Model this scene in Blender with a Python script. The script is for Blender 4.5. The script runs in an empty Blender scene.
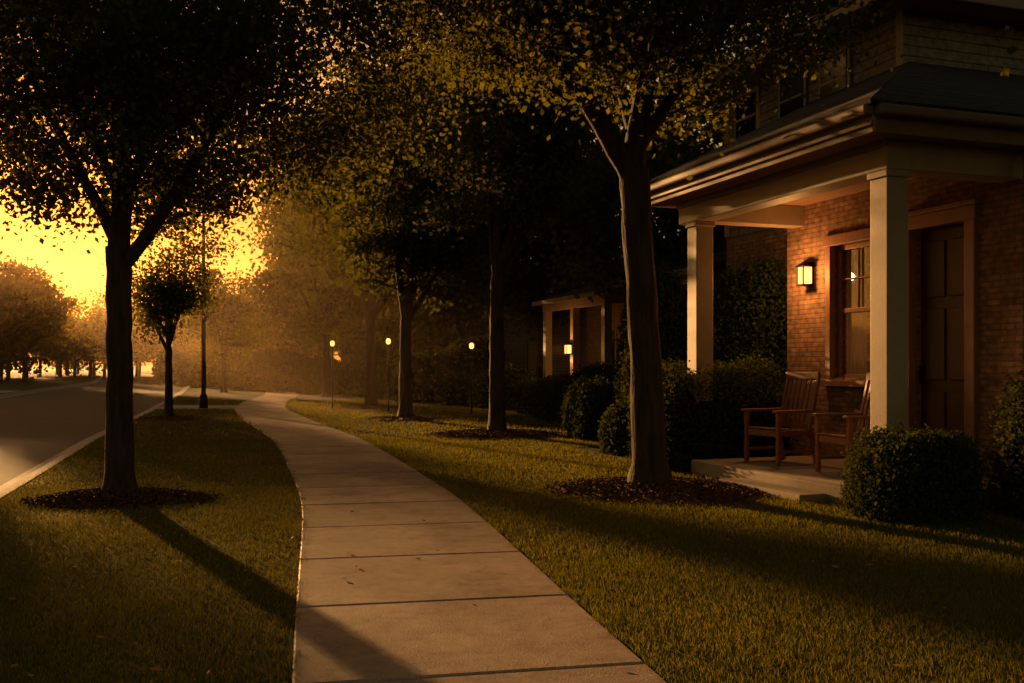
import bpy, math, numpy as np
from mathutils import Vector
S=bpy.context.scene
rng=np.random.default_rng(7)
SUN_AZ=-31.0; SUN_EL=7.5
# ------------------------------------------------------------------ materials
def newmat(name):
    m=bpy.data.materials.new(name); m.use_nodes=True
    nt=m.node_tree; nt.nodes.clear()
    out=nt.nodes.new('ShaderNodeOutputMaterial')
    return m,nt,out
def N(nt,t,**k):
    n=nt.nodes.new(t)
    for a,b in k.items(): setattr(n,a,b)
    return n
def ramp(nt,fac,c1,c2,p1=0.3,p2=0.7):
    r=N(nt,'ShaderNodeValToRGB'); e=r.color_ramp.elements
    e[0].position=p1; e[1].position=p2
    e[0].color=(*c1,1); e[1].color=(*c2,1)
    nt.links.new(fac,r.inputs[0]); return r.outputs[0]
def mixc(nt,a,b,fac,mode='MIX'):
    n=N(nt,'ShaderNodeMix',data_type='RGBA',blend_type=mode)
    for s,v in ((n.inputs[0],fac),(n.inputs[6],a),(n.inputs[7],b)):
        if hasattr(v,'links'): nt.links.new(v,s)
        elif isinstance(v,(int,float)): s.default_value=v
        else: s.default_value=(*v,1)
    return n.outputs[2]
def noisemat(name,c1,c2,scale=6,rough=0.85,bump=0.3,bscale=40,spec=0.3,stretch=None,c3=None,dist=0.01):
    m,nt,out=newmat(name); L=nt.links.new
    tc=N(nt,'ShaderNodeTexCoord'); vec=tc.outputs['Object']
    if stretch:
        mp=N(nt,'ShaderNodeMapping'); mp.inputs['Scale'].default_value=stretch; L(vec,mp.inputs[0]); vec=mp.outputs[0]
    n1=N(nt,'ShaderNodeTexNoise'); n1.inputs['Scale'].default_value=scale; n1.inputs['Detail'].default_value=6; n1.inputs['Roughness'].default_value=.65
    L(vec,n1.inputs['Vector'])
    col=ramp(nt,n1.outputs[0],c1,c2)
    if c3:
        n3=N(nt,'ShaderNodeTexNoise'); n3.inputs['Scale'].default_value=scale*.17; n3.inputs['Detail'].default_value=3
        L(vec,n3.inputs['Vector'])
        f=N(nt,'ShaderNodeMapRange'); f.inputs[1].default_value=.45; f.inputs[2].default_value=.65; L(n3.outputs[0],f.inputs[0])
        col=mixc(nt,col,c3,f.outputs[0])
    n2=N(nt,'ShaderNodeTexNoise'); n2.inputs['Scale'].default_value=bscale; n2.inputs['Detail'].default_value=8
    L(vec,n2.inputs['Vector'])
    b=N(nt,'ShaderNodeBump'); b.inputs['Strength'].default_value=bump; b.inputs['Distance'].default_value=dist; L(n2.outputs[0],b.inputs['Height'])
    p=N(nt,'ShaderNodeBsdfPrincipled'); p.inputs['Roughness'].default_value=rough; p.inputs['Specular IOR Level'].default_value=spec
    L(col,p.inputs['Base Color']); L(b.outputs[0],p.inputs['Normal']); L(p.outputs[0],out.inputs[0])
    return m
def leafmat(name,c1,c2,t1,t2,tf=0.45,nscale=0.6):
    m,nt,out=newmat(name); L=nt.links.new
    at=N(nt,'ShaderNodeAttribute',attribute_name='rnd')
    tc=N(nt,'ShaderNodeTexCoord')
    nz=N(nt,'ShaderNodeTexNoise'); nz.inputs['Scale'].default_value=nscale; nz.inputs['Detail'].default_value=2; L(tc.outputs['Object'],nz.inputs['Vector'])
    ad=N(nt,'ShaderNodeMath',operation='MULTIPLY_ADD'); ad.inputs[1].default_value=.5
    L(at.outputs['Fac'],ad.inputs[0])
    mm=N(nt,'ShaderNodeMath',operation='MULTIPLY'); mm.inputs[1].default_value=.55; L(nz.outputs[0],mm.inputs[0]); L(mm.outputs[0],ad.inputs[2])
    ca=ramp(nt,ad.outputs[0],c1,c2,.15,.9); cb=ramp(nt,ad.outputs[0],t1,t2,.15,.9)
    d=N(nt,'ShaderNodeBsdfDiffuse'); L(ca,d.inputs['Color'])
    t=N(nt,'ShaderNodeBsdfTranslucent'); L(cb,t.inputs[0])
    mx=N(nt,'ShaderNodeMixShader'); mx.inputs[0].default_value=tf; L(d.outputs[0],mx.inputs[1]); L(t.outputs[0],mx.inputs[2]); L(mx.outputs[0],out.inputs[0])
    return m
def emis(name,col,st):
    m,nt,out=newmat(name); e=N(nt,'ShaderNodeEmission'); e.inputs[0].default_value=(*col,1); e.inputs[1].default_value=st
    nt.links.new(e.outputs[0],out.inputs[0]); return m
def brickmat(name,c1,c2,mortar,bw=.22,bh=.075,ms=.012,rough=.9,bump=.6):
    m,nt,out=newmat(name); L=nt.links.new
    tc=N(nt,'ShaderNodeTexCoord'); sx=N(nt,'ShaderNodeSeparateXYZ'); L(tc.outputs['Object'],sx.inputs[0])
    a=N(nt,'ShaderNodeMath',operation='ADD'); L(sx.outputs[0],a.inputs[0]); L(sx.outputs[1],a.inputs[1])
    c=N(nt,'ShaderNodeCombineXYZ'); L(a.outputs[0],c.inputs[0]); L(sx.outputs[2],c.inputs[1])
    br=N(nt,'ShaderNodeTexBrick'); L(c.outputs[0],br.inputs['Vector'])
    br.inputs['Color1'].default_value=(*c1,1); br.inputs['Color2'].default_value=(*c2,1); br.inputs['Mortar'].default_value=(*mortar,1)
    br.inputs['Scale'].default_value=1; br.inputs['Brick Width'].default_value=bw; br.inputs['Row Height'].default_value=bh
    br.inputs['Mortar Size'].default_value=ms; br.inputs['Mortar Smooth'].default_value=.3
    n=N(nt,'ShaderNodeTexNoise'); n.inputs['Scale'].default_value=9; n.inputs['Detail'].default_value=8; L(tc.outputs['Object'],n.inputs['Vector'])
    f=ramp(nt,n.outputs[0],(.55,.55,.55),(1.2,1.2,1.2))
    col=mixc(nt,br.outputs[0],f,1.0,'MULTIPLY')
    hh=N(nt,'ShaderNodeMath',operation='SUBTRACT'); L(n.outputs[0],hh.inputs[0]); L(br.outputs['Fac'],hh.inputs[1])
    b=N(nt,'ShaderNodeBump'); b.inputs['Strength'].default_value=bump; b.inputs['Distance'].default_value=.012; L(hh.outputs[0],b.inputs['Height'])
    p=N(nt,'ShaderNodeBsdfPrincipled'); p.inputs['Roughness'].default_value=rough; p.inputs['Specular IOR Level'].default_value=.2
    L(col,p.inputs['Base Color']); L(b.outputs[0],p.inputs['Normal']); L(p.outputs[0],out.inputs[0]); return m

M={}
M['bark']=noisemat('bark',(.020,.014,.009),(.08,.054,.036),scale=14,bump=1.0,bscale=22,stretch=(1,1,.16),dist=.03,spec=.12)
M['leaf']=leafmat('leaf_maple',(.028,.044,.009),(.074,.092,.017),(.06,.07,.006),(.25,.21,.014),.42)
M['leaf_d']=leafmat('leaf_dark',(.028,.046,.010),(.068,.088,.017),(.05,.06,.006),(.19,.17,.012),.40)
M['leaf_far']=leafmat('leaf_far',(.028,.034,.008),(.075,.068,.013),(.09,.07,.006),(.38,.26,.015),.45,.2)
M['shrub']=leafmat('leaf_shrub',(.020,.036,.009),(.062,.078,.018),(.035,.045,.006),(.12,.11,.010),.28,2)
M['blade']=leafmat('grass_blade',(.055,.070,.013),(.115,.125,.024),(.12,.115,.010),(.32,.26,.020),.42,.9)
M['lawn']=noisemat('lawn_ground',(.035,.042,.010),(.07,.07,.016),scale=9,bump=1,bscale=60,dist=.03,c3=(.045,.048,.011),spec=.05)
M['farground']=noisemat('ground_mat',(.03,.032,.010),(.055,.05,.016),scale=.5,bump=.5,bscale=5,spec=.05)
M['asphalt']=noisemat('asphalt',(.042,.039,.037),(.070,.063,.058),scale=3,rough=.9,bump=.4,bscale=120,c3=(.052,.047,.044),dist=.006,spec=.2)
M['mulch']=noisemat('mulch',(.05,.024,.013),(.19,.09,.045),scale=30,bump=1,bscale=50,dist=.04,spec=.1)
M['kerb']=noisemat('kerb_concrete',(.22,.185,.155),(.33,.285,.235),scale=5,bump=.4,bscale=70,dist=.004)
M['brick']=brickmat('brick',(.23,.12,.070),(.35,.19,.11),(.18,.13,.09),bump=.8)
M['shingle']=brickmat('shingles',(.035,.029,.027),(.055,.045,.040),(.012,.011,.010),.3,.14,.012)
M['siding']=brickmat('siding',(.20,.16,.12),(.21,.168,.126),(.06,.05,.04),8,.16,.012,.6,.9)
M['trim']=noisemat('trim_wood',(.20,.10,.055),(.30,.16,.09),scale=8,bump=.2,stretch=(8,8,.6),rough=.5)
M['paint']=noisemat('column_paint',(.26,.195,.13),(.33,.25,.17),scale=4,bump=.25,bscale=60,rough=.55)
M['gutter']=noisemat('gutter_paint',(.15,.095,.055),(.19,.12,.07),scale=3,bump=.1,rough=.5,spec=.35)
M['soffit']=noisemat('soffit_board',(.22,.13,.075),(.32,.19,.11),scale=4,bump=.2,stretch=(12,.5,1),rough=.6)
M['door']=noisemat('door_wood',(.04,.018,.010),(.08,.038,.02),scale=6,bump=.2,stretch=(8,8,.5),rough=.4)
M['chair']=noisemat('chair_wood',(.13,.042,.018),(.27,.09,.038),scale=8,bump=.2,stretch=(3,3,3),rough=.4,spec=.5)
M['iron']=noisemat('iron',(.008,.008,.008),(.016,.015,.014),scale=8,bump=.1,rough=.7,spec=.1)
M['slab']=noisemat('porch_concrete',(.20,.16,.12),(.31,.25,.19),scale=4,bump=.3,bscale=60,dist=.004)
M['curtain']=leafmat('curtain_cloth',(.40,.30,.19),(.50,.38,.26),(.5,.36,.22),(.6,.45,.3),.5)
M['dryleaf']=noisemat('dry_leaf',(.22,.07,.02),(.35,.16,.04),scale=3,bump=.1)
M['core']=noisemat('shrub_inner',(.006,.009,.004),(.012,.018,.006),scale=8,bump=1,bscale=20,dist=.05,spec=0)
M['glow']=emis('lamp_glass_lit',(1,.40,.085),4.0)
m,nt,out=newmat('haze_air'); vs=N(nt,'ShaderNodeVolumeScatter'); vs.inputs['Color'].default_value=(1,.72,.42,1); vs.inputs['Density'].default_value=.0012; vs.inputs['Anisotropy'].default_value=.65
nt.links.new(vs.outputs[0],out.inputs['Volume']); M['haze']=m
m,nt,out=newmat('window_glass'); p=N(nt,'ShaderNodeBsdfGlossy'); p.inputs['Roughness'].default_value=.04; p.inputs['Color'].default_value=(.8,.8,.8,1)
tr=N(nt,'ShaderNodeBsdfTransparent'); tr.inputs[0].default_value=(.8,.8,.77,1)
mx=N(nt,'ShaderNodeMixShader'); mx.inputs[0].default_value=.14; nt.links.new(tr.outputs[0],mx.inputs[1]); nt.links.new(p.outputs[0],mx.inputs[2]); nt.links.new(mx.outputs[0],out.inputs[0]); M['glass']=m
m,nt,out=newmat('window_glass_dark'); p=N(nt,'ShaderNodeBsdfPrincipled'); p.inputs['Base Color'].default_value=(.012,.011,.010,1); p.inputs['Roughness'].default_value=.15; p.inputs['Specular IOR Level'].default_value=.5
nt.links.new(p.outputs[0],out.inputs[0]); M['dglass']=m
m,nt,out=newmat('sidewalk_concrete'); L=nt.links.new
tc=N(nt,'ShaderNodeTexCoord'); at=N(nt,'ShaderNodeAttribute',attribute_name='rnd')
def noi(sc,det=6,ro=.6):
    n=N(nt,'ShaderNodeTexNoise'); n.inputs['Scale'].default_value=sc; n.inputs['Detail'].default_value=det; n.inputs['Roughness'].default_value=ro; L(tc.outputs['Object'],n.inputs['Vector']); return n.outputs[0]
c=ramp(nt,noi(1.3,8,.7),(.28,.185,.140),(.45,.32,.245),.3,.7)
s=ramp(nt,noi(120,2),(.65,.65,.65),(1.12,1.12,1.12),.35,.6); c=mixc(nt,c,s,1.0,'MULTIPLY')
s2=ramp(nt,noi(.6,10,.8),(.55,.50,.45),(1,1,1),.38,.54); c=mixc(nt,c,s2,.85,'MULTIPLY')
s4=ramp(nt,noi(7,10,.75),(.70,.67,.64),(1.05,1.05,1.05),.36,.5); c=mixc(nt,c,s4,.9,'MULTIPLY')
s3=ramp(nt,at.outputs['Fac'],(.80,.80,.80),(1.08,1.08,1.08),0,1); c=mixc(nt,c,s3,1.0,'MULTIPLY')
b=N(nt,'ShaderNodeBump'); b.inputs['Strength'].default_value=.8; b.inputs['Distance'].default_value=.006; L(noi(90,6),b.inputs['Height'])
p=N(nt,'ShaderNodeBsdfPrincipled'); p.inputs['Roughness'].default_value=.62; p.inputs['Specular IOR Level'].default_value=.4
L(c,p.inputs['Base Color']); L(b.outputs[0],p.inputs['Normal']); L(p.outputs[0],out.inputs[0]); M['walk']=m

# ------------------------------------------------------------------ mesh builder
def build(name,parts,mats,parent=None,smooth=()):
    nv=sum(len(p[0]) for p in parts); V=np.empty((nv,3),np.float32); R=np.full(nv,.5,np.float32)
    loops=[];starts=[];mi=[];o=0;lo=0;sm=[]
    for p in parts:
        v,f,k=p[0],np.asarray(p[1]),p[2]
        V[o:o+len(v)]=v
        if len(p)>3 and p[3] is not None: R[o:o+len(v)]=p[3]
        loops.append((f+o).ravel()); starts.append(lo+np.arange(len(f))*f.shape[1]); lo+=f.size
        mi.append(np.full(len(f),k)); sm.append(np.full(len(f),k in smooth)); o+=len(v)
    loops=np.concatenate(loops).astype(np.int32);starts=np.concatenate(starts).astype(np.int32)
    me=bpy.data.meshes.new(name); me.vertices.add(nv); me.vertices.foreach_set('co',V.ravel())
    me.loops.add(len(loops)); me.loops.foreach_set('vertex_index',loops)
    me.polygons.add(len(starts)); me.polygons.foreach_set('loop_start',starts)
    me.polygons.foreach_set('material_index',np.concatenate(mi).astype(np.int32))
    me.polygons.foreach_set('use_smooth',np.concatenate(sm))
    a=me.attributes.new('rnd','FLOAT','POINT'); a.data.foreach_set('value',R)
    for mt in mats: me.materials.append(M[mt])
    me.update(calc_edges=True)
    ob=bpy.data.objects.new(name,me); S.collection.objects.link(ob)
    if parent: ob.parent=parent
    return ob
def tube(pts,rad,k=8,wob=0):
    pts=np.asarray(pts,float); n=len(pts); rad=np.asarray(rad,float)
    T=np.gradient(pts,axis=0); T/=np.linalg.norm(T,axis=1)[:,None]+1e-9
    up=np.array([0,1.,0]) if abs(T[0][1])<.8 else np.array([1.,0,0])
    A=np.cross(T,up); A/=np.linalg.norm(A,axis=1)[:,None]+1e-9; B=np.cross(T,A)
    th=np.arange(k)/k*2*np.pi
    r=rad[:,None]*(1+wob*rng.normal(size=(n,k)))
    V=pts[:,None,:]+r[...,None]*(np.cos(th)[None,:,None]*A[:,None,:]+np.sin(th)[None,:,None]*B[:,None,:])
    i=np.arange(n-1)[:,None]*k; j=np.arange(k)[None,:]; j2=(j+1)%k
    F=np.stack([i+j,i+j2,i+k+j2,i+k+j],-1).reshape(-1,4)
    return V.reshape(-1,3),F
def smoothpath(P,n=14):
    P=np.asarray(P,float); t=np.arange(len(P)); tt=np.linspace(0,len(P)-1,n)
    Q=np.stack([np.interp(tt,t,P[:,i]) for i in range(P.shape[1])],1)
    for _ in range(2):
        Q[1:-1]=.25*Q[:-2]+.5*Q[1:-1]+.25*Q[2:]
    return Q
def leaves(cent,sig,cnt,size,flat=.6,droop=.0):
    idx=np.repeat(np.arange(len(cent)),cnt); n=len(idx)
    P=cent[idx]+rng.normal(size=(n,3))*np.asarray(sig)[idx][:,None]*np.array([1,1,flat])
    a=rng.normal(size=(n,3)); a[:,2]-=droop; a/=np.linalg.norm(a,axis=1)[:,None]
    q=rng.normal(size=(n,3)); b=np.cross(a,q); b/=np.linalg.norm(b,axis=1)[:,None]
    s=size*rng.uniform(.6,1.3,n)[:,None]
    V=np.stack([P-a*s*.5,P+b*s*.36-a*s*.05,P+a*s*.55,P-b*s*.36-a*s*.05],1).reshape(-1,3)
    F=np.arange(4*n).reshape(-1,4)
    R=np.repeat(np.clip(rng.uniform(0,1,n)*.6+rng.uniform(0,.4,len(cent))[idx],0,1),4)
    return V,F,R
def crownpts(c,r,n,low=-1.0,seed=0,hollow=.5):
    g=np.random.default_rng(seed); out=[]
    lob=g.normal(size=(14,3)); lob/=np.linalg.norm(lob,axis=1)[:,None]; amp=g.uniform(-.38,.36,14)
    while len(out)<n:
        d=g.normal(size=3); d/=np.linalg.norm(d)
        rr=.84+sum(a*max(0,d@l)**6 for a,l in zip(amp,lob))
        q=d*rr*g.uniform(0,1)**hollow
        if q[2]<low: continue
        out.append(np.array(c)+q*np.array(r))
    return np.array(out)
def tree(name,base,trunk,limbs,c,r,ncl,nl,lsize,sig=.36,mat='leaf',seed=1,k=12,low=-1,flat=.6,twigs=True,hollow=.5):
    base=np.array(base,float); parts=[]
    def add(pl,kk,n):
        Q=smoothpath(pl,n); P=Q[:,:3]+np.array([base[0],base[1],0]); 
        P[1:,:2]+=rng.normal(size=(len(P)-1,2))*Q[1:,3:4]*.06
        V,F=tube(P,Q[:,3],kk,.025); parts.append((V,F,0,None)); return P,Q[:,3]
    fl=[(trunk[0][0],trunk[0][1],-.05,trunk[0][3]*1.75),(trunk[0][0],trunk[0][1],.07,trunk[0][3]*1.35)]+[trunk[0]]+list(trunk[1:])
    T=np.array(fl,float); zz=np.concatenate([[-.05,.03,.10,.2,.35,.6],np.linspace(1,T[-1,2],14)])
    tz=T[:,2]; tz[2]=max(tz[2],.32)
    P=np.stack([np.interp(zz,tz,T[:,0])+base[0],np.interp(zz,tz,T[:,1])+base[1],zz],1); R=np.interp(zz,tz,T[:,3])
    P[6:-1,:2]+=rng.normal(size=(len(P)-7,2))*.008
    V,F=tube(P,R,k*2 if k>8 else k,.03); parts.append((V,F,0,None))
    pool=[P[-1:]];prad=[R[-1:]]
    for l in limbs:
        A,B=add(l,k,16); pool.append(A[3:]); prad.append(B[3:])
    pool=np.concatenate(pool); prad=np.concatenate(prad)
    C=crownpts(c,r,ncl,low,seed,hollow)
    if twigs:
        for cc in C[np.argsort(np.linalg.norm(C-pool[0],axis=1))]:
            d=np.linalg.norm(pool-cc,axis=1)+ (pool[:,2]>cc[2])*.8
            i=int(np.argmin(d)); a=pool[i]; ln=np.linalg.norm(cc-a)
            r0=min(prad[i]*.6,.012+.012*ln)
            mid=(a+cc)/2+rng.normal(size=3)*.08*ln+np.array([0,0,.05*ln])
            Q=smoothpath([a,mid,cc],5)
            V,F=tube(Q,np.linspace(r0,.005,5),4); parts.append((V,F,0,None))
            pool=np.vstack([pool,Q[1:4]]); prad=np.concatenate([prad,[r0*.8,r0*.6,r0*.4]])
    cnt=rng.integers(int(nl*.35),int(nl*1.65),len(C))
    V,F,Rr=leaves(C,rng.uniform(.6,1.4,len(C))*sig,cnt,lsize,flat,.3)
    parts.append((V,F,1,Rr))
    return build(name,parts,['bark',mat],smooth=(0,))
def autolimbs(zf,rad,c,r,n,seed,bx=0,ox=0):
    g=np.random.default_rng(seed); L=[]
    for i in range(n):
        a=2*np.pi*(i+g.uniform(-.3,.3))/n; e=g.uniform(.35,.75)
        z0=zf+g.uniform(-.3,.5)
        tx,ty,tz=np.cos(a)*r[0]*e+ox,np.sin(a)*r[1]*e,c[2]+r[2]*g.uniform(-.1,.55)
        L.append([(bx,0,z0,rad*.55),(bx+tx*.35,ty*.35,z0+(tz-z0)*.35,rad*.4),(bx+tx*.75,ty*.75,z0+(tz-z0)*.7,rad*.25),(bx+tx,ty,tz,rad*.1)])
    L.append([(bx,0,zf-.1,rad*.85),(bx+ox*.4,0,(zf+c[2])/2,rad*.55),(bx+ox,.1,c[2]+r[2]*.6,rad*.12)])
    return L
# ------------------------------------------------------------------ layout curves
def curve(pts):
    P=np.array(pts,float); y=np.arange(P[0,1],P[-1,1],.25); x=np.interp(y,P[:,1],P[:,0])
    for _ in range(60): x[1:-1]=.25*x[:-2]+.5*x[1:-1]+.25*x[2:]
    return y,x
ky,kx=curve([(0.5,-24),(-3.0,0),(-4.2,5),(-6.07,11.8),(-9.3,22.7),(-12.6,35),(-17.6,53),(-30,94),(-48,140),(-90,230)])
K=lambda y:np.interp(y,ky,kx)
wy,wx=curve([(4.6,-24),(.95,0),(-.18,5),(-1.52,11.8),(-4.0,20.9),(-6.5,28),(-9.0,35.5),(-10.7,43),(-12.2,53),(-16.1,69),(-22,90),(-34,125)])
W=lambda y:np.interp(y,wy,wx)
HW=.92
def ribbon(name,ys,xl,xr,z,mat,nx=2):
    ys=np.asarray(ys); u=np.linspace(0,1,nx)
    X=xl[:,None]*(1-u)+xr[:,None]*u; V=np.stack([X,np.repeat(ys[:,None],nx,1),np.full_like(X,z)],-1).reshape(-1,3)
    i=np.arange(len(ys)-1)[:,None]*nx; j=np.arange(nx-1)[None,:]
    F=np.stack([i+j,i+j+1,i+nx+j+1,i+nx+j],-1).reshape(-1,4)
    return build(name,[(V,F,0,None)],[mat])
ys=np.arange(-24,228,1.0)
G=3000.; build('ground',[(np.array([[-G,-G,-.15],[G,-G,-.15],[G,G,-.15],[-G,G,-.15]]),[[0,1,2,3]],0)],['farground'])
RW=9.6
ribbon('road',ys,K(ys)-RW-.1,K(ys)-.3,-.12,'asphalt')
ribbon('lawn',ys,K(ys)-.02,K(ys)*0+140,0,'lawn')
ribbon('lawn',ys,K(ys)*0-240,K(ys)-RW-.2,0,'lawn')
def kerb(name,off,side):
    y=np.arange(-24,200,.5); x=K(y)+off
    prof=[(-.50,-.115),(-.20,-.105),(-.17,.005),(-.15,.014),(0,.014),(0,-.1)]
    prof=[(a*side,b) for a,b in prof]
    k=len(prof)
    V=np.stack([np.stack([x+a,y,np.full_like(y,b)],1) for a,b in prof],1).reshape(-1,3)
    i=np.arange(len(y)-1)[:,None]*k; j=np.arange(k-1)[None,:]
    F=np.stack([i+j,i+j+1,i+k+j+1,i+k+j],-1).reshape(-1,4)
    return build(name,[(V,F,0,None)],['kerb'])
kerb('kerb',0,1); kerb('kerb',-RW-.2,-1)
parts=[];st=1.62;pos=0.35
arc=np.concatenate([[0],np.cumsum(np.hypot(np.diff(wx),np.diff(wy)))])
def wp(s): 
    y=np.interp(s,arc,wy); return np.array([np.interp(s,arc,wx),y])
def wn(s):
    d=wp(s+.3)-wp(s-.3); d/=np.linalg.norm(d); return np.array([d[1],-d[0]])
while pos<arc[-1]-2:
    a0,a1=pos+.014,pos+st-.014; zt=.016+rng.uniform(-.002,.003); tl=rng.uniform(-.001,.001)
    ss=np.linspace(a0,a1,4); rows=[]
    c=.012
    for q,s_ in enumerate(ss):
        p0=wp(s_);n0=wn(s_)
        for a,z in ((-HW,-.05),(-HW,zt-.009),(-HW+c,zt),(HW-c,zt),(HW,zt-.009),(HW,-.05)):
            rows.append([p0[0]+n0[0]*a,p0[1]+n0[1]*a,z+(tl*(q-1.5) if z>0 else 0)])
    V=np.array(rows)
    e0=V[:6].copy();e1=V[-6:].copy()
    d0=(V[6:12]-V[:6]);d0/=np.linalg.norm(d0,axis=1)[:,None]
    e0[:,2]=np.minimum(e0[:,2],zt-.009);e1[:,2]=np.minimum(e1[:,2],zt-.009)
    V[:6]+=d0*.012;V[-6:]-=d0*.012
    b0=e0.copy();b0[:,2]=-.05;b1=e1.copy();b1[:,2]=-.05
    V=np.vstack([b0,e0,V,e1,b1]); nr=8
    i=np.arange(nr-1)[:,None]*6; j=np.arange(5)[None,:]
    F=np.stack([i+j,i+j+1,i+6+j+1,i+6+j],-1).reshape(-1,4)[:,::-1]
    parts.append((V,F,0,rng.uniform(0,1)))
    pos+=st
build('sidewalk',parts,['walk'])
def poly(name,pts,z,mat):
    V=np.array([[a,b,z] for a,b in pts]); return build(name,[(V,[list(range(len(pts)))],0)],[mat])
poly('driveway_apron',[(-12.9,36.0),(-9.9,36.3),(-10.6,39.6),(-13.8,39.6)],.007,'kerb')
poly('driveway',[(K(58)-RW-.3,57),(K(63)-RW-.3,62),(-60,70),(-62,65)],.006,'kerb')

# ------------------------------------------------------------------ house helper
HP=np.array([4.28,11.30]); ang=math.atan2(.3475,1)
nv=np.array([math.cos(ang),math.sin(ang)]); dv=np.array([-math.sin(ang),math.cos(ang)])
def w2(w,t): return HP+nv*w+dv*t
def empty(name,loc=(0,0,0),rot=0):
    e=bpy.data.objects.new(name,None); e.location=loc; e.rotation_euler=(0,0,rot); S.collection.objects.link(e); return e
def bx(parent,name,lo,hi,mat,bev=0.0):
    x0,y0,z0=lo;x1,y1,z1=hi
    V=np.array([[x0,y0,z0],[x1,y0,z0],[x1,y1,z0],[x0,y1,z0],[x0,y0,z1],[x1,y0,z1],[x1,y1,z1],[x0,y1,z1]])
    F=[[0,3,2,1],[4,5,6,7],[0,1,5,4],[1,2,6,5],[2,3,7,6],[3,0,4,7]]
    ob=build(name,[(V,F,0)],[mat],parent)
    if bev:
        b=ob.modifiers.new('b','BEVEL'); b.width=bev; b.segments=2
    return ob
def pl(parent,name,verts,mat,faces=None,thick=0):
    V=np.array(verts,float); f=[list(range(len(V)))] if faces is None else faces
    me=bpy.data.meshes.new(name); me.from_pydata(V.tolist(),[],f); me.materials.append(M[mat])
    ob=bpy.data.objects.new(name,me); S.collection.objects.link(ob); ob.parent=parent
    if thick:
        s=ob.modifiers.new('s','SOLIDIFY'); s.thickness=thick; s.offset=0
    return ob
H=empty('brick_house',(HP[0],HP[1],0),ang)
FZ=.20; CT=3.79
bx(H,'porch_slab',(-.42,-.42,-.05),(1.8,3.78,FZ),'slab',.02)
bx(H,'porch_step',(-.80,.55,-.05),(-.42,2.35,.09),'slab',.015)
for t in (0,4.23):
    bx(H,'column',(-.145,t-.145,FZ if t==0 else 0),(.145,t+.145,CT),'paint',.012)
    bx(H,'column_base',(-.19,t-.19,FZ-.02 if t==0 else 0),(.19,t+.19,FZ+.16),'paint',.015)
    bx(H,'column_cap',(-.17,t-.17,CT-.08),(.17,t+.17,CT+.001),'paint',.012)
bx(H,'beam_front',(-.16,-.16,CT+.002),(.16,4.62,4.12),'paint',.01)
bx(H,'beam_near',(.16,-.16,CT+.004),(1.8,.16,4.118),'paint',.01)
bx(H,'beam_far',(.16,4.1,CT+.004),(1.8,4.4,4.118),'paint',.01)
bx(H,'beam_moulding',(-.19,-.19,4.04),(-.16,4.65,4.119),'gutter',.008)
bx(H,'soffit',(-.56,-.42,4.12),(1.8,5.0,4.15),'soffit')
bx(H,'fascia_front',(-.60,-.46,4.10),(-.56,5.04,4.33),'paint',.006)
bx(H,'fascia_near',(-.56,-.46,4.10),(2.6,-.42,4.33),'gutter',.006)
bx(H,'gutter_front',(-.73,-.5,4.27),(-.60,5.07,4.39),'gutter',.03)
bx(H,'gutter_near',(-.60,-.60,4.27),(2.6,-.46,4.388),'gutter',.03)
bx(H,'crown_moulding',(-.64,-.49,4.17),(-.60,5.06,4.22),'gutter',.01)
def wall(n,lo,hi,m='brick'): return bx(H,n,lo,hi,m)
wl=[(-.15,.68,0,4.14),(.68,1.70,3.44,4.14),(1.70,2.44,0,4.14),(2.44,3.41,0,1.41),(2.44,3.41,3.40,4.14),(3.41,4.57,0,4.14)]
for a,b_,c_,d_ in wl: wall('front_wall',(1.8,a,c_),(2.05,b_,d_))
wall('side_wall_near',(2.05,-.15,0),(9.4,.1,4.14)); wall('side_wall_far',(2.05,4.32,0),(9.4,4.57,4.14)); wall('rear_wall',(9.4,-.15,0),(9.65,8.4,7.1))
wall('interior_floor',(2.05,.1,.1),(9.4,4.32,.18),'door'); wall('interior_back',(3.6,.1,.18),(3.65,4.32,4.1),'siding')
wall('interior_ceiling',(2.05,.1,4.10),(9.4,4.32,4.13),'siding')
for n,lo,hi in (('window_jamb',(1.74,2.34,1.36),(1.84,2.46,3.53)),('window_jamb',(1.74,3.39,1.36),(1.84,3.51,3.53)),('window_head',(1.73,2.30,3.40),(1.84,3.55,3.56)),('window_sill',(1.68,2.28,1.28),(1.86,3.57,1.38)),
                ('sash_rail',(1.88,2.46,2.38),(1.93,3.39,2.45)),('sash_rail',(1.88,2.46,1.38),(1.93,3.39,1.46)),('sash_rail',(1.88,2.46,3.33),(1.93,3.39,3.40)),
                ('sash_stile',(1.879,2.46,1.46),(1.93,2.52,3.33)),('sash_stile',(1.879,3.33,1.46),(1.93,3.39,3.33)),
                ('muntin',(1.885,2.915,2.45),(1.925,2.935,3.33)),('muntin',(1.886,2.52,2.88),(1.924,3.33,2.90))):
    bx(H,n,lo,hi,'trim',.008)
pl(H,'window_glass',[(1.94,2.44,1.41),(1.94,3.41,1.41),(1.94,3.41,3.40),(1.94,2.44,3.40)],'glass')
for a0,a1 in ((2.40,2.80),(2.98,3.45)):
    yy=np.linspace(a0,a1,40); xx=2.10+.025*np.sin(yy*75)
    V=np.stack([np.concatenate([xx,xx]),np.concatenate([yy,yy]),np.concatenate([np.full(40,1.3),np.full(40,3.5)])],1)
    build('curtain',[(V,[[i,i+1,41+i,40+i] for i in range(39)],0)],['curtain'],H)
l=bpy.data.lights.new('window_glow_fill','POINT'); l.energy=12; l.color=(1,.45,.16); l.shadow_soft_size=.1  # unseen fill light added behind the curtains to make the window glow warm
o=bpy.data.objects.new('window_glow_fill',l); S.collection.objects.link(o); o.parent=H; o.location=(3.0,3.4,2.0)
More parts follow.
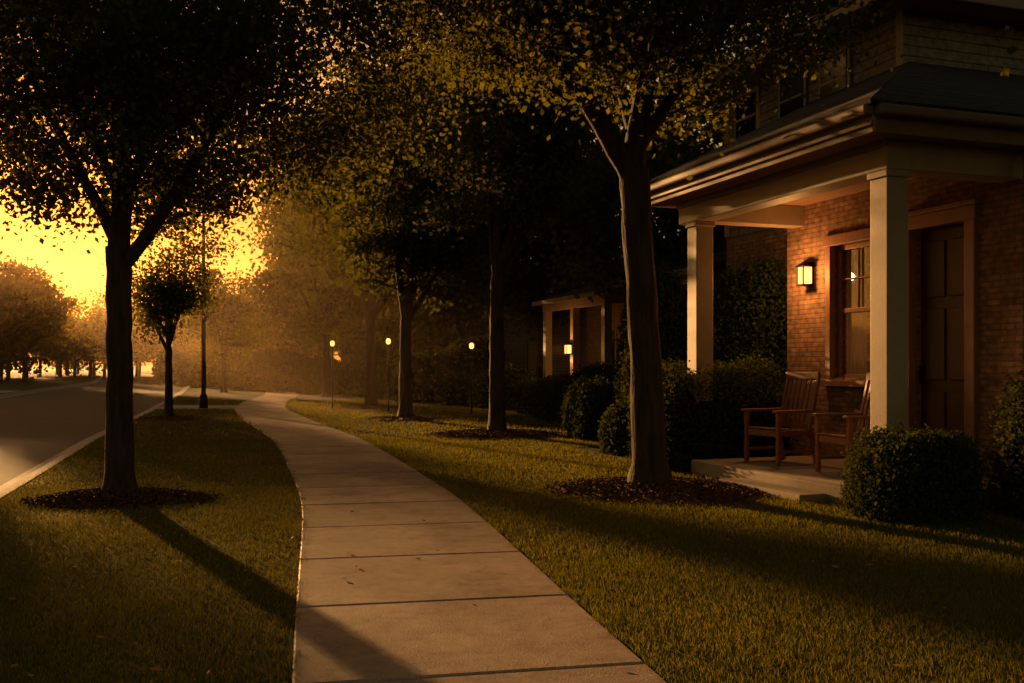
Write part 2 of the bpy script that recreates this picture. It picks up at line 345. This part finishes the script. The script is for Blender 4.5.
for n,lo,hi in (('door_jamb',(1.73,.53,FZ),(1.86,.70,3.5)),('door_jamb',(1.73,1.68,FZ),(1.86,1.84,3.5)),('door_head',(1.71,.50,3.42),(1.86,1.87,3.60)),('door_cornice',(1.67,.46,3.60),(1.80,1.91,3.66))):
    bx(H,n,lo,hi,'trim',.01)
bx(H,'door_panel',(1.95,.68,FZ-.02),(2.0,1.70,3.44),'door')
for a in (.78,1.24):
    for z0,z1 in ((.45,1.25),(1.4,2.35),(2.5,3.25)):
        bx(H,'door_raised',(1.925,a,z0),(1.95,a+.36,z1),'door',.015)
bx(H,'door_handle',(1.86,1.6,1.35),(1.95,1.64,1.6),'iron',.01)
s=.493
def rz(w): return 4.40+s*(w+.70)
zt=rz(3.0)
pl(H,'porch_roof_front',[(-.70,-.56,4.40),(-.70,5.10,4.40),(3,5.10,zt),(3,3.14,zt)],'shingle',thick=.05)
pl(H,'porch_roof_side',[(-.70,-.56,4.40),(3,3.14,zt),(9.7,3.14,zt),(9.7,-.56,4.40)],'shingle',thick=.05)
pl(H,'porch_gable_end',[(-.5,4.95,4.15),(3,4.95,4.15),(3,4.95,zt-.1),(-.5,4.95,4.42)],'siding',thick=.03)
bx(H,'wing_wall_lower',(3.0,4.57,0),(9.4,8.4,4.14),'brick')
bx(H,'wing_wall_upper',(3.0,3.3,4.14),(9.4,8.4,7.1),'siding')
for a in (7.6,6.1,4.9):
    z0=5.75 if a>5 else 6.05
    bx(H,'upper_window_frame',(2.95,a-.42,z0),(3.0,a+.42,6.95),'paint',.01)
    bx(H,'upper_window_glass',(2.93,a-.34,z0+.1),(2.955,a+.34,6.85),'dglass')
    bx(H,'upper_window_rail',(2.92,a-.34,6.40),(2.945,a+.34,6.44),'paint')
bx(H,'upper_corner_board',(2.97,8.3,4.2),(3.0,8.43,7.09),'paint'); bx(H,'upper_corner_board',(2.97,3.27,6.1),(3.0,3.40,7.09),'paint')
bx(H,'upper_soffit',(2.45,2.8,7.10),(9.9,8.95,7.13),'soffit')
bx(H,'upper_gutter',(2.33,2.75,7.08),(2.45,9.0,7.26),'gutter',.02)
bx(H,'upper_gutter_near',(2.45,2.66,7.08),(9.9,2.80,7.258),'gutter',.02)
pl(H,'upper_roof',[(2.35,2.7,7.26),(2.35,9.0,7.26),(10,9.0,7.26),(10,2.7,7.26),(5.5,5.85,9.1),(6.9,5.85,9.1)],'shingle',[[0,4,1],[1,4,5,2],[2,5,3],[3,5,4,0]],.05)
bx(H,'downspout',(1.70,-.36,.1),(1.78,-.28,4.25),'gutter',.01)
def sconce(parent,x,y,z,sc,power):
    bx(parent,'lantern_plate',(x-.02,y-.06*sc,z-.13*sc),(x,y+.06*sc,z+.19*sc),'iron',.005)
    bx(parent,'lantern_glass',(x-.17*sc,y-.068*sc,z-.11*sc),(x-.035*sc,y+.068*sc,z+.11*sc),'glow')
    for a in (-.075,.06):
        for c in (-.185,-.04):
            bx(parent,'lantern_bar',(x+c*sc,y+a*sc,z-.12*sc),(x+(c+.015)*sc,y+(a+.015)*sc,z+.12*sc),'iron')
    bx(parent,'lantern_base',(x-.19*sc,y-.08*sc,z-.14*sc),(x-.02,y+.08*sc,z-.12*sc),'iron')
    pl(parent,'lantern_cap',[(x-.21*sc,y-.10*sc,z+.12*sc),(x,y-.10*sc,z+.12*sc),(x,y+.10*sc,z+.12*sc),(x-.21*sc,y+.10*sc,z+.12*sc),(x-.1*sc,y,z+.2*sc)],'iron',[[0,1,2,3],[0,1,4],[1,2,4],[2,3,4],[3,0,4]])
    l=bpy.data.lights.new('lantern_light','POINT'); l.energy=power; l.color=(1,.42,.11); l.shadow_soft_size=.06
    o=bpy.data.objects.new('lantern_light',l); S.collection.objects.link(o); o.parent=parent; o.location=(x-.40*sc,y,z)
sconce(H,1.80,3.93,3.0,1.15,70)
def chair(w,t,rz_=0):
    p=w2(w,t); C=empty('porch_armchair',(p[0],p[1],FZ),ang+rz_)
    def bar(n,a,b_,tx,ty,bev=.008):
        a=np.array(a);b_=np.array(b_);d=b_-a;l=np.linalg.norm(d)
        ob=bx(C,n,(-tx/2,-ty/2,0),(tx/2,ty/2,l),'chair',bev)
        ob.location=a; ob.rotation_mode='QUATERNION'; ob.rotation_quaternion=Vector((0,0,1)).rotation_difference(Vector(d)) if np.hypot(d[0],d[1])>1e-6 else (1,0,0,0)
    hw=.34
    for sgn in (-1,1):
        bar('front_leg',(-.33,sgn*hw,0),(-.33,sgn*hw,.73),.06,.06)
        bar('rear_leg',(.36,sgn*hw,0),(.25,sgn*hw,.50),.06,.055)
        bar('back_post',(.25,sgn*(hw-.03),.46),(.44,sgn*(hw-.03),1.26),.05,.05)
        bx(C,'armrest',(-.40,sgn*hw-.055,.73),(.34,sgn*hw+.055,.765),'chair',.01)
        bx(C,'side_rail',(-.31,sgn*hw-.02,.40),(.27,sgn*hw+.02,.48),'chair',.006)
        bx(C,'side_stretcher',(-.31,sgn*hw-.015,.16),(.31,sgn*hw+.015,.20),'chair',.004)
    bx(C,'front_rail',(-.345,-.31,.39),(-.315,.31,.48),'chair',.006)
    for i in range(6):
        x0=-.36+i*.108; bx(C,'seat_slat',(x0,-.305,.49-.008*i),(x0+.09,.305,.512-.008*i),'chair',.005)
    for i in range(6):
        y=-.25+i*.1; bar('back_slat',(.255,y,.50),(.425,y,1.20),.022,.065,.005)
    bx(C,'top_rail',(.40,-.34,1.19),(.445,.34,1.30),'chair',.012)
    bx(C,'lower_back_rail',(.24,-.30,.50),(.275,.30,.57),'chair',.006)
chair(.60,3.0,.12); chair(.66,1.42,-.05)
bx(H,'door_mat',(1.15,.85,FZ+.002),(1.65,1.6,FZ+.02),'mulch')

# ------------------------------------------------------------------ neighbours
def simple_house(name,w,t,W_,T_,ez,rise,lit=False,porch=True,wallm='siding'):
    p=w2(w,t); E=empty(name,(p[0],p[1],0),ang)
    bx(E,'walls',(0,0,0),(W_,T_,ez),wallm)
    o=.5
    pl(E,'roof',[(-o,-o,ez),(-o,T_+o,ez),(W_+o,T_+o,ez),(W_+o,-o,ez),(W_/2,-o+rise*.7,ez+rise),(W_/2,T_+o-rise*.7,ez+rise)],'shingle',[[0,1,5,4],[1,2,5],[2,3,4,5],[3,0,4],[0,1,2,3]])
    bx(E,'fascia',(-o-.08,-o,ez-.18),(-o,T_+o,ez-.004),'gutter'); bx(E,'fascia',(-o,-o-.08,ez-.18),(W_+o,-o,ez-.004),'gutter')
    for a in (.25,.7):
        bx(E,'window_frame',(-.05,T_*a-.6,1.2),(0,T_*a+.6,3.0),'trim'); bx(E,'window_pane',(-.07,T_*a-.5,1.3),(-.045,T_*a+.5,2.9),'dglass')
    bx(E,'window_frame',(2,-.05,1.2),(3.2,0,3.0),'trim'); bx(E,'window_pane',(2.1,-.07,1.3),(3.1,-.045,2.9),'dglass')
    if porch:
        pz=3.7; pw=2.4
        pl(E,'porch_roof',[(-pw-.4,.0,pz+.25),(-pw-.4,T_*.8,pz+.25),(0,T_*.8-.6,pz+1.1),(0,.6,pz+1.1)],'shingle',thick=.06)
        pl(E,'porch_roof_end',[(-pw-.4,.0,pz+.25),(0,.6,pz+1.1),(0,0,pz+.25)],'shingle',thick=.04)
        bx(E,'porch_beam',(-pw-.15,.2,pz-.1),(-pw+.15,T_*.8-.2,pz+.2),'paint'); bx(E,'porch_gutter',(-pw-.5,0,pz+.12),(-pw-.38,T_*.8,pz+.28),'gutter')
        bx(E,'porch_beam_end',(-pw+.15,.2,pz-.1),(-.0,.45,pz+.2),'paint')
        bx(E,'porch_ceiling',(-pw-.38,.1,pz+.2),(0,T_*.8-.1,pz+.23),'soffit')
        for q in (.35,T_*.4,T_*.8-.35): bx(E,'porch_column',(-pw-.13,q-.13,0),(-pw+.13,q+.13,pz-.1),'paint')
        bx(E,'porch_floor',(-pw-.3,.1,0),(0,T_*.8,.3),'slab')
    if lit: sconce(E,-2.53,T_*.4,2.15,1.3,60)
    return E
simple_house('siding_house',7.2,11.5,9,6.5,4.7,3.3,False,True)
simple_house('brick_bungalow',8.2,20.0,9,7.5,4.6,2.8,True,True,'brick')
simple_house('siding_house',11,33,9,9,4.6,3,False,False)
simple_house('siding_house',11,48,9,9,4.6,3,False,False)
E=simple_house('siding_house',-54,80,9,10,3.4,2.6,False,False); E.rotation_euler[2]=ang+math.pi*.5

# ------------------------------------------------------------------ trees
tree('maple_tree',(-4.65,11.8),[(0,0,.3,.165),(0,0,1.5,.145),(-.02,0,3.0,.14)],
 [[(0,0,2.85,.135),(.02,.05,3.8,.11),(-.03,0,4.9,.085),(.05,0,6.6,.05),(0,0,8.0,.015)],
  [(0.02,0,2.75,.085),(.40,-.1,3.15,.08),(.95,-.2,3.95,.06),(1.45,-.2,4.8,.045),(1.9,-.3,5.8,.015)],
  [(0,0,3.0,.08),(-.35,.1,3.6,.065),(-.75,.2,4.3,.05),(-1.3,.3,5.3,.035),(-1.7,.4,6.2,.012)],
  [(0,0,3.5,.07),(.25,.3,4.2,.055),(.55,.6,5.0,.045),(.9,1.0,6.1,.03),(1.1,1.3,7.0,.01)],
  [(0,0,3.6,.06),(-.2,-.4,4.3,.05),(-.5,-.8,5.1,.035),(-.9,-1.3,6.1,.012)]],
 (-4.5,11.8,5.8),(3.6,3.4,3.2),780,150,.074,.30,seed=3,low=-.93,hollow=.36)
tree('maple_tree',(1.76,12.7),[(0,0,.3,.23),(-.03,0,1.2,.205),(-.10,0,2.4,.19),(-.2,0,4.1,.185)],
 [[(-.2,0,3.95,.16),(-.6,0,4.65,.13),(-1.15,-.1,5.45,.10),(-1.7,-.2,6.3,.07),(-2.3,-.4,7.6,.02)],
  [(-.2,0,3.95,.16),(-.12,.05,4.9,.13),(.15,.1,6.1,.10),(.3,.1,7.5,.06),(.3,.1,9.0,.015)],
  [(-.18,0,4.3,.09),(.25,-.1,5.0,.07),(.9,-.3,5.8,.05),(1.5,-.5,6.9,.02)],
  [(-.2,0,4.5,.08),(-.3,.7,5.3,.06),(-.4,1.6,6.5,.04),(-.5,2.2,7.5,.01)],
  [(-.7,0,4.8,.06),(-1.4,.3,5.3,.04),(-2.3,.5,6.0,.02),(-2.8,.6,6.5,.01)],
  [(-.1,0,5.0,.06),(.1,-.8,5.6,.045),(.3,-1.8,6.2,.03),(.5,-2.4,6.8,.01)]],
 (.75,12.7,7.4),(4.1,3.8,3.3),900,150,.080,.32,seed=5,low=-.93,hollow=.36)
def auto(name,x,y,rad,zf,cz,r,ncl,nl,ls,seed,mat='leaf',sig=.4,k=10,lean=0,twigs=True,hollow=.42,ox=0):
    return tree(name,(x,y),[(0,0,.3,rad*1.1),(lean*.5,0,zf*.5,rad),(lean,0,zf,rad*.85)],autolimbs(zf,rad,(x,y,cz),r,6,seed,lean,ox),(x+ox,y,cz),r,ncl,nl,ls,sig,mat,seed,k,twigs=twigs,hollow=hollow)
auto('maple_tree',-.34,22.7,.17,3.6,7.2,(2.4,3.0,3.4),300,110,.125,11,'leaf_d',.34,ox=.6)
auto('maple_tree',-3.1,29,.18,2.9,7.2,(2.9,3.2,4.4),340,110,.145,12,'leaf_d',.38,ox=.6)
auto('maple_tree',-5.25,37,.20,3.0,8.4,(4.3,4.4,5.2),400,110,.17,13,'leaf_d',ox=.3)
auto('maple_tree',-10.0,29,.11,1.9,3.7,(1.55,1.5,1.9),130,80,.095,14,'leaf',.30,hollow=.6)
auto('maple_tree',-9.3,50,.2,3.2,7.4,(5.0,4.4,5.0),320,100,.22,15,'leaf_d',.5)
auto('maple_tree',-16.8,58,.14,2.2,4.6,(2.2,2.2,2.8),110,70,.2,16,'leaf')
auto('maple_tree',-19,72,.16,2.5,5.0,(2.8,2.8,2.8),110,70,.24,17,'leaf_far')
auto('maple_tree',-35.5,68,.25,2.2,5.7,(4.8,4.6,4.0),260,75,.26,18,'leaf_far',.5)
auto('maple_tree',-44,90,.25,3,6.5,(5,5,4.5),170,70,.33,19,'leaf_far',.6)
auto('maple_tree',-23.3,38,.22,2.8,5.8,(3.0,3.2,3.0),170,70,.18,20,'leaf',.45)  # off-frame tree, put in so its crown dapples the left foreground with shade
auto('maple_tree',6.9,7.4,.2,3.4,6.8,(3.5,3.5,3.2),260,90,.11,21,'leaf')
auto('maple_tree',8.6,23.4,.22,4,10.5,(4.2,4.2,5.0),230,80,.20,26,'leaf_d',.5)
auto('maple_tree',5.2,32,.22,4,8,(4.5,4.5,4.5),240,75,.23,22,'leaf_d',.5)
auto('maple_tree',1.3,43,.22,3,7.6,(5,5,5),240,75,.28,23,'leaf_d',.6)
auto('maple_tree',-3.6,55,.22,3,7.5,(5.5,5.5,5.5),220,75,.32,24,'leaf_d',.6)
def distant(name,spots,mat,lsz=.55,ncl=26,nl=45):
    parts=[]
    for i,(x,y,h,r) in enumerate(spots):
        C=crownpts((x,y,h*.56),(r,r,h*.46),ncl,-1,100+i,.45)
        V,F,R=leaves(C,np.full(len(C),r*.2),rng.integers(nl//2,nl*3//2,len(C)),lsz,.8)
        parts.append((V,F,1,R)); V,F=tube([(x,y,-.1),(x+.1,y,h*.3),(x,y,h*.6)],[.25,.2,.1],6); parts.append((V,F,0,None))
    return build(name,parts,['bark',mat],smooth=(0,))
g=np.random.default_rng(55); sp=[]
for i in range(46):
    y=g.uniform(120,170); a=g.uniform(-.68,-.22); sp.append((a*y,y,g.uniform(8,11)*(1.2 if a<-.5 or a>-.36 else 1),g.uniform(3.2,5)))
for i in range(14):
    y=g.uniform(90,120); a=g.uniform(-.31,-.20); sp.append((a*y,y,g.uniform(7,10),g.uniform(3,4)))
for i in range(8):
    y=g.uniform(85,110); a=g.uniform(-.66,-.5); sp.append((a*y,y,g.uniform(7,9),g.uniform(3,4)))
distant('distant_trees',sp,'leaf_far',.5,32,60)
sp=[]
for i in range(46):
    y=g.uniform(62,110); a=g.uniform(-.20,.5); sp.append((a*y,y,g.uniform(10,15),g.uniform(4,6)))
for i in range(16):
    q=w2(g.uniform(18,30),g.uniform(-5,45)); sp.append((q[0],q[1],g.uniform(11,15),g.uniform(3.5,5)))
distant('distant_trees',sp,'leaf_d',.55,36,55)

# ------------------------------------------------------------------ shrubs
def shrub(name,x,y,rx,ry,h,rot=0,n=9000,ls=.05,box=.5,mat='shrub',seed=0):
    g=np.random.default_rng(seed+900); e=2+box*6
    d=g.normal(size=(n,3)); d[:,2]=np.abs(d[:,2])*1.0; d/=np.linalg.norm(d,axis=1)[:,None]
    k=(np.abs(d)**e).sum(1)**(-1/e)
    lob=g.normal(size=(18,3)); lob/=np.linalg.norm(lob,axis=1)[:,None]; am=g.uniform(-.16,.16,18)
    bmp=1+sum(a*np.maximum(0,d@l)**9 for a,l in zip(am,lob))
    q=d*(k*bmp)[:,None]*(1-np.abs(g.normal(size=n))*.08+.045*g.normal(size=n))[:,None]
    P=np.stack([q[:,0]*rx,q[:,1]*ry,q[:,2]*h],1)
    c,s_=math.cos(rot),math.sin(rot)
    P=np.stack([x+P[:,0]*c-P[:,1]*s_,y+P[:,0]*s_+P[:,1]*c,P[:,2]+.02],1)
    V,F,R=leaves(P,np.full(n,.012),np.full(n,1),ls,1)
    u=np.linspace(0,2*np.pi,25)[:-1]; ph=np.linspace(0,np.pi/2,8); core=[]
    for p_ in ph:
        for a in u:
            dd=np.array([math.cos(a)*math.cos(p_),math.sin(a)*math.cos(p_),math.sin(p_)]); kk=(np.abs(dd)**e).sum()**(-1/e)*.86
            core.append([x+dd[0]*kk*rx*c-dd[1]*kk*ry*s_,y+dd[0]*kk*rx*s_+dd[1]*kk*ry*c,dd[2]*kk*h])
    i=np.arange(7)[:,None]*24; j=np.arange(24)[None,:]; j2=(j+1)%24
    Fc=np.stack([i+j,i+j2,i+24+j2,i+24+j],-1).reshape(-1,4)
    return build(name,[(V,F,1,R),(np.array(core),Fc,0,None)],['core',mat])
shrub('boxwood_shrub',4.22,10.5,.58,.55,.90,ang,17000,.042,.35,seed=1)
shrub('boxwood_shrub',6.0,10.4,.75,.8,1.55,ang,17000,.05,.35,seed=2)
h=w2(.45,4.7); shrub('hedge',h[0],h[1],1.15,.80,1.46,ang,30000,.05,.55,seed=3)
h=w2(2.2,6.2); shrub('arborvitae_shrub',h[0],h[1],.8,1.3,3.1,ang,26000,.07,.2,seed=5)
h=w2(1.5,8.6); shrub('arborvitae_shrub',h[0],h[1],.8,1.0,3.4,ang,22000,.08,.1,seed=6)
k_=7
for (w,t,rx,ry,hh) in ((.2,7.0,.5,.5,.8),(1.2,10.5,.7,.8,1.1),(2.2,12.6,.9,1.1,1.4),(3.2,15,1.0,1.2,1.4),(3.6,18,1.0,1.2,1.2),(4.2,20.6,1.1,1.2,1.2),(4.6,23.2,1.1,1.2,1.1),(4.2,26,1.2,1.4,1.4),(3.6,29,1.2,1.3,1.3),
                       (3.2,33,1.6,1.6,2.0),(3.2,37,1.6,1.6,1.5),(2.6,41,1.6,1.7,2.2),(.8,47,1.6,1.8,1.8),(-.5,52,1.6,1.8,2.0),(4.5,31,1.5,1.5,2.6),(-1.6,58,2,2,2.2),(-4,66,2,2,2.4),(-5,74,2,2,2.2),(-6.5,82,2,2.4,2.6)):
    q=w2(w,t); shrub('boxwood_shrub',q[0],q[1],rx,ry,hh,ang,6500,.05*(1+t/18),.15,seed=k_); k_+=1
for i,(x,y) in enumerate(((-11.0,60),(-13.2,66),(-8.6,57),(-15.5,75),(-6,50),(-3.9,46))):
    shrub('boxwood_shrub',x,y,1.3,1.3,1.3,0,3500,.18,.15,seed=60+i)

# ------------------------------------------------------------------ mulch beds
beds=[(-4.62,11.75,.95,.7),(1.85,12.6,1.3,1.2),(-.34,22.6,1.4,1.4),(-3.1,29,1.2,1.2),(-5.25,37,1.3,1.3),(-10,29,.8,.8)]
for i,(x,y,rx,ry) in enumerate(beds):
    g=np.random.default_rng(200+i); nr,na=8,48; V=[[x,y,.10]]
    ph=g.uniform(0,6,4)
    for a in range(1,nr+1):
        for b_ in range(na):
            th=2*np.pi*b_/na; rr=a/nr*(1+.07*math.sin(3*th+ph[0])+.05*math.sin(5*th+ph[1])+.03*math.sin(11*th+ph[2]))
            V.append([x+rx*rr*math.cos(th),y+ry*rr*math.sin(th),.005+.09*(1-(a/nr)**2)+(.012*g.normal() if a<nr else 0)])
    F3=[[0,1+b_,1+(b_+1)%na] for b_ in range(na)]
    F4=[[1+a*na+b_,1+(a+1)*na+b_,1+(a+1)*na+(b_+1)%na,1+a*na+(b_+1)%na] for a in range(nr-1) for b_ in range(na)]
    V=np.array(V)
    nch=6000 if i<3 else 900
    r_=np.sqrt(g.uniform(0,1,nch))*(1.03+.11*g.normal(size=nch)); th=g.uniform(0,2*np.pi,nch)
    P=np.stack([x+rx*r_*np.cos(th),y+ry*r_*np.sin(th),.02+.09*np.clip(1-r_**2,0,1)+g.uniform(0,.025,nch)],1)
    lv,lf,lr=leaves(P,np.full(nch,.003),np.full(nch,1),.055,1)
    lv=lv.reshape(-1,4,3); cz=lv[:,:,2].mean(1)[:,None]; lv[:,:,2]=cz+(lv[:,:,2]-cz)*.5; lv=lv.reshape(-1,3)
    build('mulch_bed',[(V,F3,0),(V,F4,0),(lv,lf,0,lr)],['mulch'])

# ------------------------------------------------------------------ grass blades
def inhouse(x,y):
    rx=x-HP[0]; ry=y-HP[1]; w=rx*nv[0]+ry*nv[1]; t=rx*dv[0]+ry*dv[1]
    return (w>-.42)&(t>-.45)&(t<8.5)|((w>-.8)&(t>.5)&(t<2.4))
def blades(y0,y1,den,hh,wd):
    A=(y1-y0)*(1.2*(y0+y1)/2+3); n=int(A*den)
    y=rng.uniform(y0,y1,n); x=rng.uniform(-1,1,n)*(.6*y1+1.5); ok=np.abs(x)<.6*y+1.5
    dw=np.abs(x-W(y))*np.cos(.25)
    ed=.02*np.sin(y*7+x)+.02*np.sin(y*17)
    ok&=dw>HW-.02+ed-rng.uniform(0,.05,n)*(rng.uniform(0,1,n)<.4)
    ok&=(x>K(y)+.0)
    for bx_,by_,rx,ry in beds: ok&=((x-bx_)/rx)**2+((y-by_)/ry)**2>rng.uniform(.7,1.2,n)
    ok&=~inhouse(x,y)
    ok&=~((x>-14)&(x<-9.8)&(y>36)&(y<39.6))
    pat=np.sin(x*2.1+np.sin(y*1.3)*1.7)*np.sin(y*1.7+np.sin(x*.9)*2); ok&=rng.uniform(0,1,n)<.84+.16*pat
    x=x[ok];y=y[ok];n=len(x)
    h_=hh*rng.uniform(.55,1.3,n)*(1+.2*np.sin(x*3.3+y*1.1)*np.sin(y*2.3-x)); a=rng.uniform(0,2*np.pi,n); lean=rng.uniform(.1,1.1,n)*h_
    la=rng.uniform(0,2*np.pi,n); w_=wd*rng.uniform(.6,1.3,n)
    c,s_=np.cos(a)*w_,np.sin(a)*w_; z0=np.zeros(n)
    P0=np.stack([x-c,y-s_,z0],1);P1=np.stack([x+c,y+s_,z0],1)
    mx,my=x+np.cos(la)*lean*.35,y+np.sin(la)*lean*.35
    P2=np.stack([mx+c*.8,my+s_*.8,h_*.6],1);P3=np.stack([mx-c*.8,my-s_*.8,h_*.6],1)
    P4=np.stack([x+np.cos(la)*lean,y+np.sin(la)*lean,h_],1)
    V=np.stack([P0,P1,P2,P3],1).reshape(-1,3); b_=np.arange(n)[:,None]*4; rr=rng.uniform(0,1,n)
    V2=np.stack([P3,P2,P4],1).reshape(-1,3)
    return [(V,b_+np.array([[0,1,2,3]]),0,np.repeat(rr,4)),(V2,np.arange(3*n).reshape(-1,3),0,np.repeat(rr,3))]
parts=[]
for a in ((3.6,8,5200,.036,.0019),(8,13,2900,.038,.0026),(13,22,1000,.043,.0048),(22,45,190,.052,.012)): parts+=blades(*a)
build('grass',parts,['blade'])
n=420; y=rng.uniform(4.5,22,n); x=rng.uniform(-.55,.5,n)*y; ok=(x>K(y)+.2)&~inhouse(x,y)&((np.abs(x-W(y))>HW)|(rng.uniform(0,1,n)<.45)); x=x[ok];y=y[ok]
n=len(x); P=np.stack([x,y,np.where(np.abs(x-W(y))<HW,.03,.045)],1)
lv,lf,lr=leaves(P,np.full(n,.001),np.full(n,1),.06,1); lv=lv.reshape(-1,4,3); cz=lv[:,:,2].mean(1)[:,None]; lv[:,:,2]=cz+(lv[:,:,2]-cz)*.3
build('fallen_leaves',[(lv.reshape(-1,3),lf,0,lr)],['dryleaf'])

# ------------------------------------------------------------------ street lamps
def cyl(parent,name,pts,rad,mat,k=12):
    V,F=tube(pts,rad,k); o=build(name,[(V,F,0,None)],[mat],parent,smooth=(0,)); return o
def streetlamp(x,y,h):
    E=empty('street_lamp',(x,y,0))
    cyl(E,'pole',[(0,0,0),(0,0,.05),(0,0,.5),(0,0,.52),(0,0,4),(0,0,h)],[.17,.16,.13,.09,.075,.05],'iron')
    cyl(E,'arm',[(0,0,h-.2),(-.1,0,h-.05),(-.35,0,h)],[.035,.03,.03],'iron',8)
    bx(E,'lamp_head',(-.75,-.12,h-.06),(-.3,.12,h+.04),'iron',.03)
streetlamp(-11.4,36.8,7.5); streetlamp(-18.0,66,7.0); streetlamp(-25.5,92,7.0)
def postlamp(x,y,h):
    E=empty('post_lantern',(x,y,0)); cyl(E,'post',[(0,0,0),(0,0,.3),(0,0,h-.12)],[.04,.022,.018],'iron',8)
    cyl(E,'globe',[(0,0,h-.11),(0,0,h-.06),(0,0,h+.03),(0,0,h+.08)],[.04,.075,.075,.04],'glow',10)
    cyl(E,'cap',[(0,0,h+.08),(0,0,h+.11),(0,0,h+.16)],[.09,.06,.01],'iron',10)
postlamp(-6.55,36.3,2.4); postlamp(-4.2,33.8,2.42); postlamp(-1.34,33,2.25)

V=np.array([[-200,26,-.14],[160,26,-.14],[160,300,-.14],[-200,300,-.14],[-200,26,30],[160,26,30],[160,300,30],[-200,300,30]],float)
build('haze',[(V,[[0,3,2,1],[4,5,6,7],[0,1,5,4],[1,2,6,5],[2,3,7,6],[3,0,4,7]],0)],['haze'])
# ------------------------------------------------------------------ world, sun, camera
w=bpy.data.worlds.new('World'); S.world=w; w.use_nodes=True; nt=w.node_tree; nt.nodes.clear()
out=nt.nodes.new('ShaderNodeOutputWorld'); bg=nt.nodes.new('ShaderNodeBackground')
sky=nt.nodes.new('ShaderNodeTexSky'); sky.sky_type='NISHITA'; sky.sun_disc=False
sky.sun_elevation=math.radians(4.2); sky.sun_rotation=math.radians(SUN_AZ); sky.dust_density=2.2; sky.air_density=1.4; sky.ozone_density=1
bw=nt.nodes.new('ShaderNodeRGBToBW'); nt.links.new(sky.outputs[0],bw.inputs[0])
mr=nt.nodes.new('ShaderNodeMapRange'); mr.inputs[1].default_value=1.5; mr.inputs[2].default_value=8; nt.links.new(bw.outputs[0],mr.inputs[0])
tc_=mixc(nt,(1.0,.79,.50),(.58,.31,.125),mr.outputs[0])
tint=mixc(nt,sky.outputs[0],tc_,1.0,'MULTIPLY')
nt.links.new(tint,bg.inputs[0]); bg.inputs[1].default_value=.14; nt.links.new(bg.outputs[0],out.inputs[0])
az=math.radians(SUN_AZ); el=math.radians(SUN_EL)
sd=Vector((math.sin(az)*math.cos(el),math.cos(az)*math.cos(el),math.sin(el)))
l=bpy.data.lights.new('sun','SUN'); l.energy=12; l.angle=math.radians(.8); l.color=(1,.47,.14)
o=bpy.data.objects.new('sun',l); S.collection.objects.link(o); o.rotation_euler=sd.to_track_quat('Z','Y').to_euler()
cam=bpy.data.cameras.new('camera'); cam.lens=35; cam.sensor_width=36; cam.shift_y=23.5/1024; cam.clip_end=6000
o=bpy.data.objects.new('camera',cam); S.collection.objects.link(o); o.location=(0,0,1.6); o.rotation_euler=(math.radians(90),0,0); S.camera=o
S.view_settings.view_transform='Standard'; S.view_settings.look='None'; S.view_settings.exposure=0
